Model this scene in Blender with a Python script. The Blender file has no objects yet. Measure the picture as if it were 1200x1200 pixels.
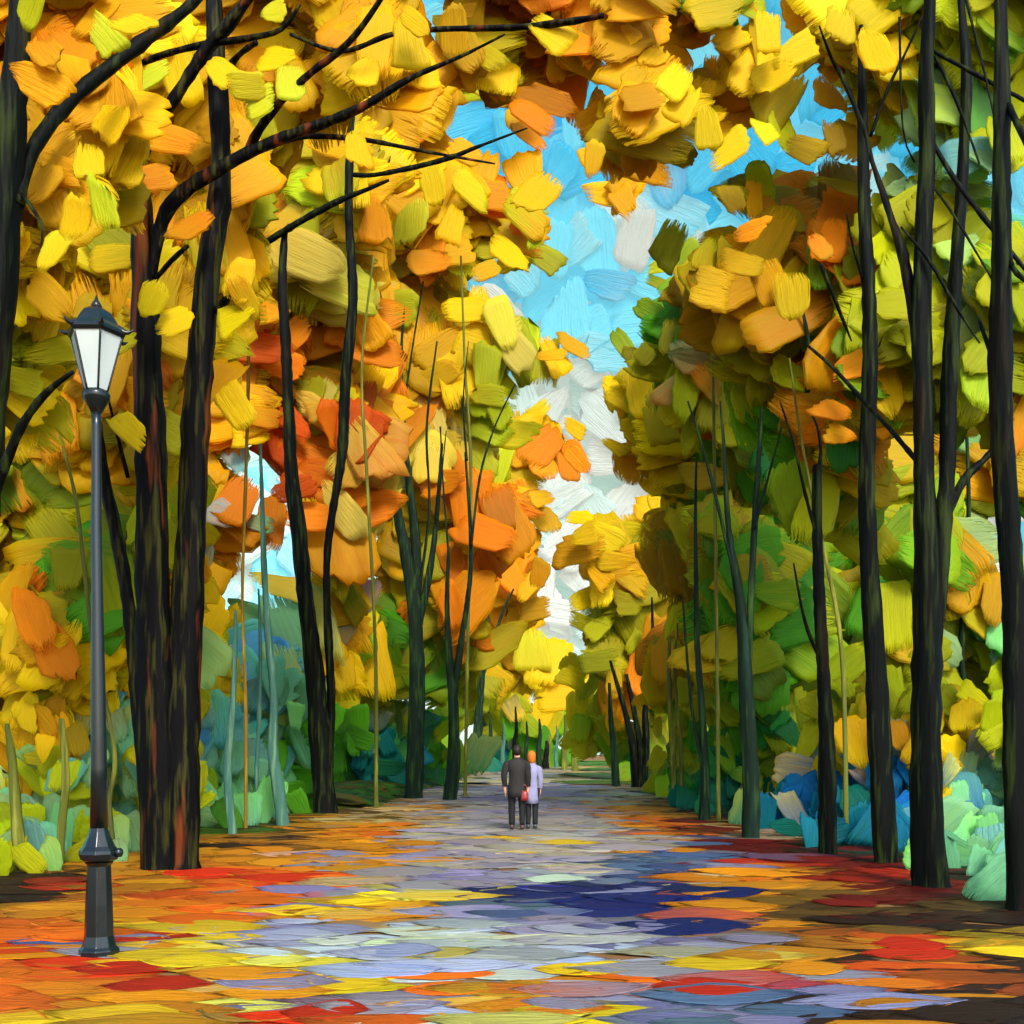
import bpy, bmesh, math, random
import numpy as np
from mathutils import Vector, Matrix

rnd = random.Random(7)
rng = np.random.default_rng(11)
S = bpy.context.scene
COL = S.collection

# ------------------------------------------------------------------ camera
F, HX, HY, CAMH = 1200.0, 600.0, 880.0, 1.65      # focal length in photo pixels, horizon row, eye height
cam_d = bpy.data.cameras.new('camera'); cam = bpy.data.objects.new('camera', cam_d); COL.objects.link(cam)
cam.location = (0, 0, CAMH); cam.rotation_euler = (math.radians(90), 0, 0)
cam_d.sensor_width = 36; cam_d.lens = 36; cam_d.shift_y = 280 / 1200
cam_d.clip_end = 3000; cam_d.clip_start = 0.05
S.camera = cam

# ------------------------------------------------------------------ light
SUN_EL, SUN_AZ = 40.0, 162.0       # azimuth clockwise from +Y (the view direction)
el, az = math.radians(SUN_EL), math.radians(SUN_AZ)
sdir = Vector((math.sin(az) * math.cos(el), math.cos(az) * math.cos(el), math.sin(el)))
w = bpy.data.worlds.new('World'); S.world = w; w.use_nodes = True
nt = w.node_tree; nt.nodes.clear()
o_ = nt.nodes.new('ShaderNodeOutputWorld'); b_ = nt.nodes.new('ShaderNodeBackground'); s_ = nt.nodes.new('ShaderNodeTexSky')
s_.sky_type = 'NISHITA'; s_.sun_disc = False; s_.sun_elevation = el; s_.sun_rotation = az
s_.air_density = 1.0; s_.dust_density = 1.5
b_.inputs['Strength'].default_value = 0.15
nt.links.new(s_.outputs[0], b_.inputs[0]); nt.links.new(b_.outputs[0], o_.inputs[0])
sd = bpy.data.lights.new('sun', 'SUN'); sd.energy = 1.5; sd.angle = math.radians(14); sd.color = (1.0, 0.95, 0.86)
sun = bpy.data.objects.new('sun', sd); COL.objects.link(sun); sun.location = (20, -10, 30)
sun.rotation_euler = (-sdir).to_track_quat('-Z', 'Y').to_euler()
S.view_settings.view_transform = 'Standard'; S.view_settings.look = 'None'
S.view_settings.exposure = 1.68; S.view_settings.gamma = 1.0
S.cycles.max_bounces = 10; S.cycles.diffuse_bounces = 6; S.cycles.transmission_bounces = 6; S.cycles.transparent_max_bounces = 16

# ------------------------------------------------------------------ helpers
def lin(c):
    return [((v / 255) / 12.92 if v / 255 <= 0.04045 else ((v / 255 + 0.055) / 1.055) ** 2.4) for v in c]
def at(px, py, D):
    return Vector(((px - HX) * D / F, D, CAMH - (py - HY) * D / F))
def gD(py):
    return CAMH * F / (py - HY)
def tag(o, label=None, cat=None, group=None, kind=None):
    if label: o['label'] = label
    if cat: o['category'] = cat
    if group: o['group'] = group
    if kind: o['kind'] = kind
    return o
def empty(name, loc, label, cat, group=None):
    o = bpy.data.objects.new(name, None); COL.objects.link(o); o.location = loc; o.empty_display_size = 0.2
    return tag(o, label, cat, group)
def link(name, me, mat=None, parent=None):
    o = bpy.data.objects.new(name, me); COL.objects.link(o)
    if mat: me.materials.append(mat)
    if parent is not None:
        o.parent = parent; o.location = -parent.location if parent.parent is None else (0, 0, 0)
    return o
def mesh_of(name, V, Fc, smooth=True):
    me = bpy.data.meshes.new(name); me.from_pydata([tuple(v) for v in V], [], Fc); me.validate(); me.update()
    if smooth: me.polygons.foreach_set('use_smooth', [True] * len(me.polygons))
    return me

# ------------------------------------------------------------------ materials
def new_mat(name):
    m = bpy.data.materials.new(name); m.use_nodes = True; n = m.node_tree; n.nodes.clear()
    return m, n, n.nodes.new('ShaderNodeOutputMaterial')
def N(n, t, **kw):
    x = n.nodes.new(t)
    for k, v in kw.items(): setattr(x, k, v)
    return x
def stroke_mat(name, bump, transl=0.0, rough=0.5, emit=0.0, spec=0.12, dry=2.6):
    """thick dabs: two colours per dab dragged into each other in streaks, with knife ridges in relief"""
    m, n, out = new_mat(name); L = n.links.new
    a = N(n, 'ShaderNodeAttribute', attribute_name='stroke')
    c1 = N(n, 'ShaderNodeAttribute', attribute_name='col_a'); c2 = N(n, 'ShaderNodeAttribute', attribute_name='col_b')
    mp = N(n, 'ShaderNodeVectorMath', operation='MULTIPLY'); mp.inputs[1].default_value = (4.2, 0.6, 1.0)
    L(a.outputs['Vector'], mp.inputs[0])
    no = N(n, 'ShaderNodeTexNoise'); no.inputs['Scale'].default_value = 1.0; no.inputs['Detail'].default_value = 4; no.inputs['Roughness'].default_value = 0.62
    L(mp.outputs[0], no.inputs['Vector'])
    mr = N(n, 'ShaderNodeMapRange'); mr.inputs['From Min'].default_value = 0.30; mr.inputs['From Max'].default_value = 0.72
    L(no.outputs['Fac'], mr.inputs['Value'])
    mx = N(n, 'ShaderNodeMix', data_type='RGBA'); L(mr.outputs[0], mx.inputs['Factor']); L(c1.outputs['Color'], mx.inputs['A']); L(c2.outputs['Color'], mx.inputs['B'])
    mp2 = N(n, 'ShaderNodeVectorMath', operation='MULTIPLY'); mp2.inputs[1].default_value = (16.0, 1.0, 1.0); L(a.outputs['Vector'], mp2.inputs[0])
    n2 = N(n, 'ShaderNodeTexNoise'); n2.inputs['Scale'].default_value = 1.0; n2.inputs['Detail'].default_value = 3; L(mp2.outputs[0], n2.inputs['Vector'])
    ad = N(n, 'ShaderNodeMath', operation='MULTIPLY_ADD'); ad.inputs[1].default_value = 0.45
    L(n2.outputs['Fac'], ad.inputs[0]); L(no.outputs['Fac'], ad.inputs[2])
    bp = N(n, 'ShaderNodeBump'); bp.inputs['Strength'].default_value = 0.8; bp.inputs['Distance'].default_value = bump
    L(ad.outputs[0], bp.inputs['Height'])
    p = N(n, 'ShaderNodeBsdfPrincipled'); p.inputs['Roughness'].default_value = rough; p.inputs['Specular IOR Level'].default_value = spec
    L(mx.outputs['Result'], p.inputs['Base Color']); L(bp.outputs[0], p.inputs['Normal'])
    res = p.outputs[0]
    if transl:
        tr = N(n, 'ShaderNodeBsdfTranslucent'); L(mx.outputs['Result'], tr.inputs['Color']); L(bp.outputs[0], tr.inputs['Normal'])
        ms = N(n, 'ShaderNodeMixShader'); ms.inputs[0].default_value = transl
        L(res, ms.inputs[1]); L(tr.outputs[0], ms.inputs[2]); res = ms.outputs[0]
    if emit:
        L(mx.outputs['Result'], p.inputs['Emission Color']); p.inputs['Emission Strength'].default_value = emit
    if dry:
        rm = N(n, 'ShaderNodeAttribute', attribute_name='rim')
        k1 = N(n, 'ShaderNodeMath', operation='MULTIPLY_ADD'); k1.inputs[1].default_value = dry; k1.inputs[2].default_value = -0.5 * dry
        L(n2.outputs['Fac'], k1.inputs[0])
        k2 = N(n, 'ShaderNodeMath', operation='ADD'); L(k1.outputs[0], k2.inputs[0]); L(rm.outputs['Fac'], k2.inputs[1])
        k3 = N(n, 'ShaderNodeMapRange'); k3.inputs['From Min'].default_value = 0.0; k3.inputs['From Max'].default_value = 0.3; L(k2.outputs[0], k3.inputs['Value'])
        tt = N(n, 'ShaderNodeBsdfTransparent'); m3 = N(n, 'ShaderNodeMixShader'); L(k3.outputs[0], m3.inputs[0]); L(tt.outputs[0], m3.inputs[1]); L(res, m3.inputs[2]); res = m3.outputs[0]
    L(res, out.inputs[0]); return m
M_LEAF_N = stroke_mat('leaf_dabs_near', 0.024, 0.55)
M_LEAF_M = stroke_mat('leaf_dabs_middle', 0.05, 0.55)
M_LEAF_F = stroke_mat('leaf_dabs_far', 0.11, 0.55)
M_GROUND = stroke_mat('ground_dabs', 0.05, 0.0, 0.6)
M_SKY = stroke_mat('sky_dabs', 2.2, 0.0, 0.9, 0.32, 0.0, 0.0)

def bark_mat(name, dark, hi, warm, amt=0.5):
    m, n, out = new_mat(name); L = n.links.new
    tc = N(n, 'ShaderNodeTexCoord'); mp = N(n, 'ShaderNodeMapping'); mp.inputs['Scale'].default_value = (1, 1, 0.09)
    L(tc.outputs['Object'], mp.inputs[0])
    a = N(n, 'ShaderNodeTexNoise'); a.inputs['Scale'].default_value = 11; a.inputs['Detail'].default_value = 5; L(mp.outputs[0], a.inputs['Vector'])
    b = N(n, 'ShaderNodeTexNoise'); b.inputs['Scale'].default_value = 4.5; b.inputs['Detail'].default_value = 3; L(mp.outputs[0], b.inputs['Vector'])
    r1 = N(n, 'ShaderNodeMapRange'); r1.inputs['From Min'].default_value = 0.52; r1.inputs['From Max'].default_value = 0.66; r1.inputs['To Max'].default_value = amt; L(a.outputs['Fac'], r1.inputs['Value'])
    r2 = N(n, 'ShaderNodeMapRange'); r2.inputs['From Min'].default_value = 0.56; r2.inputs['From Max'].default_value = 0.7; r2.inputs['To Max'].default_value = 0.8; L(b.outputs['Fac'], r2.inputs['Value'])
    m1 = N(n, 'ShaderNodeMix', data_type='RGBA'); m1.inputs['A'].default_value = (*dark, 1); m1.inputs['B'].default_value = (*hi, 1); L(r1.outputs[0], m1.inputs['Factor'])
    m2 = N(n, 'ShaderNodeMix', data_type='RGBA'); m2.inputs['B'].default_value = (*warm, 1); L(m1.outputs['Result'], m2.inputs['A']); L(r2.outputs[0], m2.inputs['Factor'])
    bp = N(n, 'ShaderNodeBump'); bp.inputs['Strength'].default_value = 0.9; bp.inputs['Distance'].default_value = 0.03; L(a.outputs['Fac'], bp.inputs['Height'])
    p = N(n, 'ShaderNodeBsdfPrincipled'); p.inputs['Roughness'].default_value = 0.6; p.inputs['Specular IOR Level'].default_value = 0.05
    L(m2.outputs['Result'], p.inputs['Base Color']); L(bp.outputs[0], p.inputs['Normal']); L(p.outputs[0], out.inputs[0]); return m
BARK = {
    'black': bark_mat('bark_black', (0.002, 0.003, 0.002), (0.022, 0.034, 0.006), (0.010, 0.004, 0.002), 0.75),
    'rust': bark_mat('bark_rust', (0.002, 0.002, 0.002), (0.05, 0.05, 0.006), (0.16, 0.035, 0.006), 0.5),
    'green': bark_mat('bark_green', (0.006, 0.014, 0.008), (0.03, 0.07, 0.01), (0.01, 0.03, 0.02), 0.7),
    'olive': bark_mat('bark_olive', (0.09, 0.10, 0.015), (0.22, 0.22, 0.03), (0.05, 0.06, 0.02), 0.8),
    'teal': bark_mat('bark_teal', (0.04, 0.11, 0.08), (0.12, 0.22, 0.12), (0.02, 0.06, 0.05), 0.8),
    'amber': bark_mat('bark_amber', (0.16, 0.09, 0.01), (0.35, 0.22, 0.02), (0.08, 0.04, 0.01), 0.8),
}
def plain(name, col, rough=0.5, metal=0.0, var=0.3, scale=20, spec=0.5, bump=0.004):
    m, n, out = new_mat(name); L = n.links.new
    tc = N(n, 'ShaderNodeTexCoord'); no = N(n, 'ShaderNodeTexNoise'); no.inputs['Scale'].default_value = scale; no.inputs['Detail'].default_value = 4
    mp = N(n, 'ShaderNodeMapping'); mp.inputs['Scale'].default_value = (1, 1, 0.3); L(tc.outputs['Object'], mp.inputs[0]); L(mp.outputs[0], no.inputs['Vector'])
    mx = N(n, 'ShaderNodeMix', data_type='RGBA'); mx.inputs['A'].default_value = (*[c * (1 - var) for c in col], 1); mx.inputs['B'].default_value = (*[min(1, c * (1 + var)) for c in col], 1)
    L(no.outputs['Fac'], mx.inputs['Factor'])
    bp = N(n, 'ShaderNodeBump'); bp.inputs['Distance'].default_value = bump; bp.inputs['Strength'].default_value = 0.7; L(no.outputs['Fac'], bp.inputs['Height'])
    p = N(n, 'ShaderNodeBsdfPrincipled'); p.inputs['Roughness'].default_value = rough; p.inputs['Metallic'].default_value = metal; p.inputs['Specular IOR Level'].default_value = spec
    L(mx.outputs['Result'], p.inputs['Base Color']); L(bp.outputs[0], p.inputs['Normal']); L(p.outputs[0], out.inputs[0]); return m

# ------------------------------------------------------------------ dabs: thick little slabs with a ragged lip
NU, NV = 9, 7
def build_dabs(name, P, Nrm, ang, W, Ln, CA, CB, mat, parent=None, thick=0.07, lens=False, bend=0.12, flat=None):
    """P centre, Nrm facing, ang in-plane direction, W/Ln half width and half length; ONE mesh of all dabs"""
    n = len(P)
    P = np.asarray(P, float); Nn = np.asarray(Nrm, float); Nn /= np.linalg.norm(Nn, axis=1)[:, None]
    W = np.asarray(W, float); Ln = np.asarray(Ln, float); ang = np.asarray(ang, float)
    up = np.tile(np.array([0, 0, 1.0]), (n, 1)); k = np.abs(Nn[:, 2]) > 0.8; up[k] = (0, 1, 0)
    X = np.cross(up, Nn); X /= np.linalg.norm(X, axis=1)[:, None]; Y = np.cross(Nn, X)
    A = X * np.cos(ang)[:, None] + Y * np.sin(ang)[:, None]; B = -X * np.sin(ang)[:, None] + Y * np.cos(ang)[:, None]
    u = np.linspace(-1, 1, NU); v = np.linspace(-1, 1, NV)
    U, Vv = np.meshgrid(u, v, indexing='ij')                      # NU x NV
    U = np.tile(U, (n, 1, 1)); Vv = np.tile(Vv, (n, 1, 1))
    ph = rng.uniform(0, 6.28, (n, 1, 1)); tp = rng.uniform(-0.35, 0.25, (n, 1, 1)); sk = rng.uniform(-0.35, 0.35, (n, 1, 1))
    if lens:
        wid = np.clip(1 - 0.92 * np.abs(Vv) ** 1.9, 0.03, 1); wid = wid * (1 + 0.10 * np.sin(Vv * 4 + ph))
    else:
        wid = (0.80 + 0.5 * (tp + 0.25) * Vv) * (1 - rng.uniform(0.05, 0.5, (n, 1, 1)) * np.abs(Vv) ** 5)
    edge_u = np.abs(U) > 0.99; edge_v = np.abs(Vv) > 0.99
    rag = rng.normal(0, 0.035, (n, NU, NV))
    a = U * wid + sk * 0.5 * Vv + np.where(edge_u, rag, 0)
    b = Vv + (0.0 if lens else 0.22) * (1 - U ** 2) * np.sign(Vv) * (np.abs(Vv) > 0.3) * rng.uniform(-0.3, 1.0, (n, 1, 1)) + np.where(edge_v, rng.normal(0, 0.035, (n, NU, NV)), 0)
    if not lens:
        q4 = rng.normal(0, 0.20, (n, 4, 2)); uu, vv = (U + 1) / 2, (Vv + 1) / 2
        wts = [(1 - uu) * (1 - vv), uu * (1 - vv), (1 - uu) * vv, uu * vv]
        a = a + sum(wts[i] * q4[:, i, 0][:, None, None] for i in range(4)); b = b + sum(wts[i] * q4[:, i, 1][:, None, None] for i in range(4))
        notch = (rng.random((n, NU, 1)) < 0.35) * rng.uniform(0, 0.22, (n, NU, 1))
        b = b - np.where(edge_v & (Vv > 0), notch, 0)
    if lens: a = a + 0.10 * np.sin(Vv * 3 + ph) 
    # relief: hollow middle, lip near the edges and at the end of the stroke
    h = 0.6 * np.exp(-((1 - np.abs(U)) / 0.16) ** 2) * rng.uniform(0.0, 1, (n, 1, 1)) + 0.9 * np.exp(-((1 - Vv) / 0.2) ** 2) * rng.uniform(0.2, 1, (n, 1, 1)) + rng.normal(0, 0.06, (n, NU, NV))
    sz = np.minimum(W, Ln)[:, None, None]
    h = h * thick * sz
    h = h + (bend * sz) * (1 - U ** 2) * rng.uniform(-1, 1, (n, 1, 1)) + (bend * sz) * (Vv ** 2) * rng.uniform(-0.8, 0.8, (n, 1, 1))
    if flat is not None: h = np.maximum(h, 0.0)
    top = P[:, None, None, :] + A[:, None, None, :] * (a * W[:, None, None])[..., None] + B[:, None, None, :] * (b * Ln[:, None, None])[..., None] + Nn[:, None, None, :] * h[..., None]
    top = top.reshape(n, NU * NV, 3)
    bidx = [i * NV for i in range(NU)] + [(NU - 1) * NV + j for j in range(1, NV)] + [i * NV + NV - 1 for i in range(NU - 2, -1, -1)] + [j for j in range(NV - 2, 0, -1)]
    bidx = np.array(bidx); nb = len(bidx)
    ctr = P[:, None, :]
    skirt = 1.5 if not lens else 0.5
    sc_ = 0.99 if not lens else 1.025
    low = top[:, bidx] * sc_ + ctr * (1 - sc_) - Nn[:, None, :] * ((thick * skirt * sz[:, :, 0])[..., None])
    bc = ctr - Nn[:, None, :] * ((thick * skirt * 0.8 * sz[:, :, 0])[..., None])
    V = np.concatenate([top, low, bc], axis=1); nv = V.shape[1]
    q = []
    for i in range(NU - 1):
        for j in range(NV - 1):
            q.append((i * NV + j, (i + 1) * NV + j, (i + 1) * NV + j + 1, i * NV + j + 1))
    base = NU * NV
    for t in range(nb):
        t2 = (t + 1) % nb
        q.append((bidx[t2], bidx[t], base + t, base + t2))
    q = np.array(q)
    tri = np.array([(base + (t + 1) % nb, base + t, base + nb) for t in range(nb)])
    off = (np.arange(n) * nv)[:, None, None]
    Q = (q[None] + off).reshape(-1, 4); T = (tri[None] + off).reshape(-1, 3)
    me = bpy.data.meshes.new(name); me.vertices.add(n * nv); me.vertices.foreach_set('co', V.reshape(-1).astype(np.float32))
    nl = len(Q) * 4 + len(T) * 3
    me.loops.add(nl); me.loops.foreach_set('vertex_index', np.concatenate([Q.reshape(-1), T.reshape(-1)]).astype(np.int32))
    me.polygons.add(len(Q) + len(T))
    ls = np.concatenate([np.arange(len(Q)) * 4, len(Q) * 4 + np.arange(len(T)) * 3]).astype(np.int32)
    me.polygons.foreach_set('loop_start', ls)
    sm = np.zeros((n, len(q)), bool); sm[:, :(NU - 1) * (NV - 1)] = True
    me.polygons.foreach_set('use_smooth', np.concatenate([sm.reshape(-1), np.zeros(len(T), bool)]))
    me.update(calc_edges=True)
    st = np.zeros((n, nv, 3)); ua = np.concatenate([U.reshape(n, -1), U.reshape(n, -1)[:, bidx], np.zeros((n, 1))], 1); va = np.concatenate([Vv.reshape(n, -1), Vv.reshape(n, -1)[:, bidx], np.zeros((n, 1))], 1)
    st[..., 0] = ua * (W / sz[:, 0, 0])[:, None] ; st[..., 1] = va * (Ln / sz[:, 0, 0])[:, None]; st += rng.uniform(0, 400, (n, 1, 3))
    me.attributes.new('stroke', 'FLOAT_VECTOR', 'POINT').data.foreach_set('vector', st.reshape(-1).astype(np.float32))
    if lens: rim = np.minimum((1 - np.abs(Vv)) * 1.8, (1 - np.abs(U)) * 4 + 0.3)
    else: rim = np.minimum((Vv + 1) * 1.3, (1 - np.abs(U)) * 4 + 0.25)
    rim = rim.reshape(n, -1); rim = np.concatenate([rim, rim[:, bidx], np.ones((n, 1))], 1)
    me.attributes.new('rim', 'FLOAT', 'POINT').data.foreach_set('value', rim.reshape(-1).astype(np.float32))
    # the second colour gathers towards the end of the stroke
    f = np.clip(0.5 + 0.5 * va, 0, 1)[..., None]; CA = np.asarray(CA); CB = np.asarray(CB)
    c1 = CA[:, None, :] * (1 - 0.6 * f) + CB[:, None, :] * 0.6 * f; c2 = CA[:, None, :] * 0.45 * (1 - f) + CB[:, None, :] * (1 - 0.45 * (1 - f))
    for nm, c in (('col_a', c1), ('col_b', c2)):
        cc = np.ones((n, nv, 4)); cc[..., :3] = np.clip(c, 0, 1)
        me.attributes.new(nm, 'FLOAT_COLOR', 'POINT').data.foreach_set('color', cc.reshape(-1).astype(np.float32))
    return link(name, me, mat, parent)

# ------------------------------------------------------------------ colour of the foliage over the avenue (40 px cells)
PAL = {'Y': (232, 200, 8), 'A': (216, 164, 8), 'O': (230, 138, 8), 'R': (216, 92, 10), 'L': (212, 212, 36), 'P': (216, 198, 78), 'W': (205, 214, 205),
       'C': (95, 188, 200), 'G': (86, 160, 28), 'E': (34, 122, 44), 'V': (170, 168, 14), 'H': (186, 194, 20), 'T': (134, 206, 152), 'D': (14, 112, 100),
       'B': (18, 122, 172), 'M': (164, 132, 18), 'Q': (146, 186, 116), 'K': (95, 188, 215)}
LP = {k: 0.92 * np.array(lin(v)) for k, v in PAL.items()}
MAP = """
AAAYYAAAYAAYCAAOOAAAAVKOYYVHVH
AOOLYYAAYAAYYAVAYOAAKYYYOYYHHV
OOAAYAYYYAYAAHQAOKAYYAYKAVHQHV
AAAYAYAVAAAAOKKOKAAYYALKKMHQVH
AAYYOAAAOVYAAAKKKAAVKKKKMKKQQH
AAYYOAAAOHYAYYOAKKAKKHVMMKQVQC
AYYVAOAVAPAYAYOHKKKKKKAOMVVVHC
YYVVYOYYVPAPOHYHKKKHHAAVOVVVQV
YAAVYAYYOPPAPYKKKKKGAAVYVVVVQV
HAAAAYLROVOVAYPHKKKGVAVOVVVVQV
VVVOVYAROVOYAYHHAKVVQVVVOVHHHV
VAOAVAAOWVOYAHHKKKYVOVAVOVYVVV
YAYYVAOYRPRAPPHYYKYYOVGVOAGVEO
GHYAHARCROPPPPHAOKAYGVEGOYVVQA
OVYVHAOCRROPYOOAKKKYMVGVVVVVMV
HVVVHAOOOWPOYOOAKYYYMVGGVVVVQC
AVGVQAACCQWOVYOOKAAMOVMGVVVVAC
OGGVQVCCPAGGVOAAKYVMMGVVVVQVAQ
YOGAQHYCQAHGGOAYKVVOMGGEVGQAHT
YWYYTHYCTYYGGVAYYVOAAVGGHVHHVH
YYYTYHCCTYYHVVHYYVAVVVEHHHVHYH
YATTHHCTTGGDGVDGGVVVGGEHYYAYYH
AHTTYHTTGGDDGGDGGGGVEEHBYBBYBQ
TTHTHHTTGGDDGGGGGGGDDDDBBBBQTT
HTHTHHGTGGDDGGGGGGGDDDDDDDBTTT
HTHTHHGGGGGGGGGGGGGDDDDDDDDTTT
""".split()
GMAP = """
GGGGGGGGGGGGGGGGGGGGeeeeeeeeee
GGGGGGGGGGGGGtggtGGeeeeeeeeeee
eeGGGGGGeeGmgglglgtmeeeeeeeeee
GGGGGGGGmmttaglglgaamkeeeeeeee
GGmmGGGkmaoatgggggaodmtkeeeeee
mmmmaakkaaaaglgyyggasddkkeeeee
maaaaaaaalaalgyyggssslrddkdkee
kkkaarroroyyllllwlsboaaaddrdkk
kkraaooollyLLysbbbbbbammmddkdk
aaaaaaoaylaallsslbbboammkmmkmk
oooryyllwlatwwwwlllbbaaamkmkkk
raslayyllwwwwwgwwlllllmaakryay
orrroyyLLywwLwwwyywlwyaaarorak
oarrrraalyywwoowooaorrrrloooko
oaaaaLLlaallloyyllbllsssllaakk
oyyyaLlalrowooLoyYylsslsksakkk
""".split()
GP = {'g': (168, 160, 146), 'l': (134, 130, 150), 'w': (186, 198, 192), 'b': (16, 32, 88), 's': (74, 98, 126), 'y': (222, 186, 22), 'Y': (228, 210, 20), 'L': (216, 214, 80),  # b, s: cast shadows on the path, painted in as blue strokes
      'a': (208, 134, 14), 'o': (222, 100, 10), 'r': (196, 42, 6), 'k': (46, 24, 8), 'd': (110, 12, 6), 'm': (104, 76, 20), 'G': (62, 108, 16), 'e': (20, 74, 40), 't': (174, 150, 98)}  # k: dark brown leaves, and cast shadow painted into the litter
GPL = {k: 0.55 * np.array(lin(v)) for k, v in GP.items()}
def mp_at(px, py):
    c = min(29, max(0, int(px // 40))); r = min(len(MAP) - 1, max(0, int(py // 40))); return MAP[r][c]
GBX = [(-400, 1075), (0, 1026), (140, 1012), (175, 992), (235, 980), (330, 958), (400, 935), (480, 930), (540, 914), (620, 900), (700, 900), (740, 922), (800, 950), (880, 966), (940, 986), (1040, 1012), (1120, 1040), (1200, 1062), (1600, 1130)]
def GB(x): return float(np.interp(x, [p[0] for p in GBX], [p[1] for p in GBX]))

# ------------------------------------------------------------------ ground
def sheet(name, pts, z, mat):
    me = mesh_of(name, [(x, y, z) for x, y in pts], [tuple(range(len(pts)))], False); o = link(name, me, mat); return tag(o, kind='structure')
soil = plain('soil', (0.16, 0.075, 0.02), 0.9, 0, 0.5, 1.5, 0.2)
sheet('ground', [(-900, -60), (900, -60), (900, 1200), (-900, 1200)], 0.0, soil)

# ------------------------------------------------------------------ tubes for trunks and branches
def tube(pts, rad, nseg=12, rough=0.10, seed=0, close=True):
    r = random.Random(seed); P = [Vector(p) for p in pts]; Vs = []; Fs = []
    dense = []; R = []
    def cr(a, b, c, d, t): return 0.5 * ((2 * b) + (-a + c) * t + (2 * a - 5 * b + 4 * c - d) * t * t + (-a + 3 * b - 3 * c + d) * t ** 3)
    for i in range(len(P) - 1):
        a = P[max(0, i - 1)]; d = P[min(len(P) - 1, i + 2)]
        m = max(3, min(12, int((P[i + 1] - P[i]).length / max(0.12, rad[i] * 1.2))))
        for k in range(m):
            t = k / m; dense.append(cr(a, P[i], P[i + 1], d, t)); R.append(rad[i] * (1 - t) + rad[i + 1] * t)
    dense.append(P[-1]); R.append(rad[-1])
    lob = [r.uniform(0, 6.28) for _ in range(4)]
    pv = None
    for i, p in enumerate(dense):
        tg = (dense[min(i + 1, len(dense) - 1)] - dense[max(i - 1, 0)]).normalized()
        ref = Vector((0, 1, 0)) if abs(tg.y) < 0.9 else Vector((1, 0, 0))
        x = ref.cross(tg).normalized(); y = tg.cross(x)
        jr = 1 + r.uniform(-rough, rough)
        for k in range(nseg):
            a = 2 * math.pi * k / nseg
            rr = R[i] * jr * (1 + 0.10 * math.sin(3 * a + lob[0] + i * 0.12) + 0.06 * math.sin(5 * a + lob[1] - i * 0.2) + r.uniform(-0.05, 0.05))
            Vs.append(p + (x * math.cos(a) + y * math.sin(a)) * rr)
    n = len(dense)
    for i in range(n - 1):
        for k in range(nseg):
            k2 = (k + 1) % nseg; Fs.append((i * nseg + k, i * nseg + k2, (i + 1) * nseg + k2, (i + 1) * nseg + k))
    Fs.append(tuple(range(nseg - 1, -1, -1))); Fs.append(tuple((n - 1) * nseg + k for k in range(nseg)))
    return Vs, Fs
def joined(name, tubes, mat, parent):
    V, Fc = [], []
    for v, f in tubes:
        o = len(V); V += v; Fc += [tuple(i + o for i in q) for q in f]
    return link(name, mesh_of(name, V, Fc), mat, parent)
def px_line(pts, D, seed=0, lean=0.0):
    """pts = (px, py, width px); returns 3-D points and radii"""
    P, R = [], []
    for i, (x, y, wd) in enumerate(pts):
        d = D + lean * i / max(1, len(pts) - 1)
        P.append(at(x, y, d)); R.append(max(0.006, wd * d / F / 2))
    return P, R

TREES = {}
def tree(key, name, label, group, bark, D, stems, branches=(), roots=True):
    b = stems[0][0]; base = Vector(((b[0] - HX) * D / F, D, 0))
    t = empty(name, base, label, 'tree', group)
    tb = []
    for i, s in enumerate(stems):
        s = list(s)
        P, R = px_line(s, D, lean=0.25 * i)
        if i == 0 or s[0][1] > GB(s[0][0]) - 30:
            P[0].z = -0.15; P.insert(1, P[0].lerp(P[1], 0.10) + Vector((0, 0, 0.12))); R.insert(1, R[0] * 1.02); R[0] *= 1.4
        tb.append(tube(P, R, 14, 0.07, hash_(key) + i))
    joined('trunk', tb, BARK[bark], t)
    for i, (br, lean) in enumerate(branches):
        P, R = px_line(br, D, lean=lean)
        V, Fc = tube(P, R, 8, 0.12, hash_(key) + 50 + i)
        link('branch', mesh_of('branch', V, Fc), BARK[bark], t)
    TREES[key] = t
    return t
def hash_(s): return sum(ord(c) * (i + 3) for i, c in enumerate(s))

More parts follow.
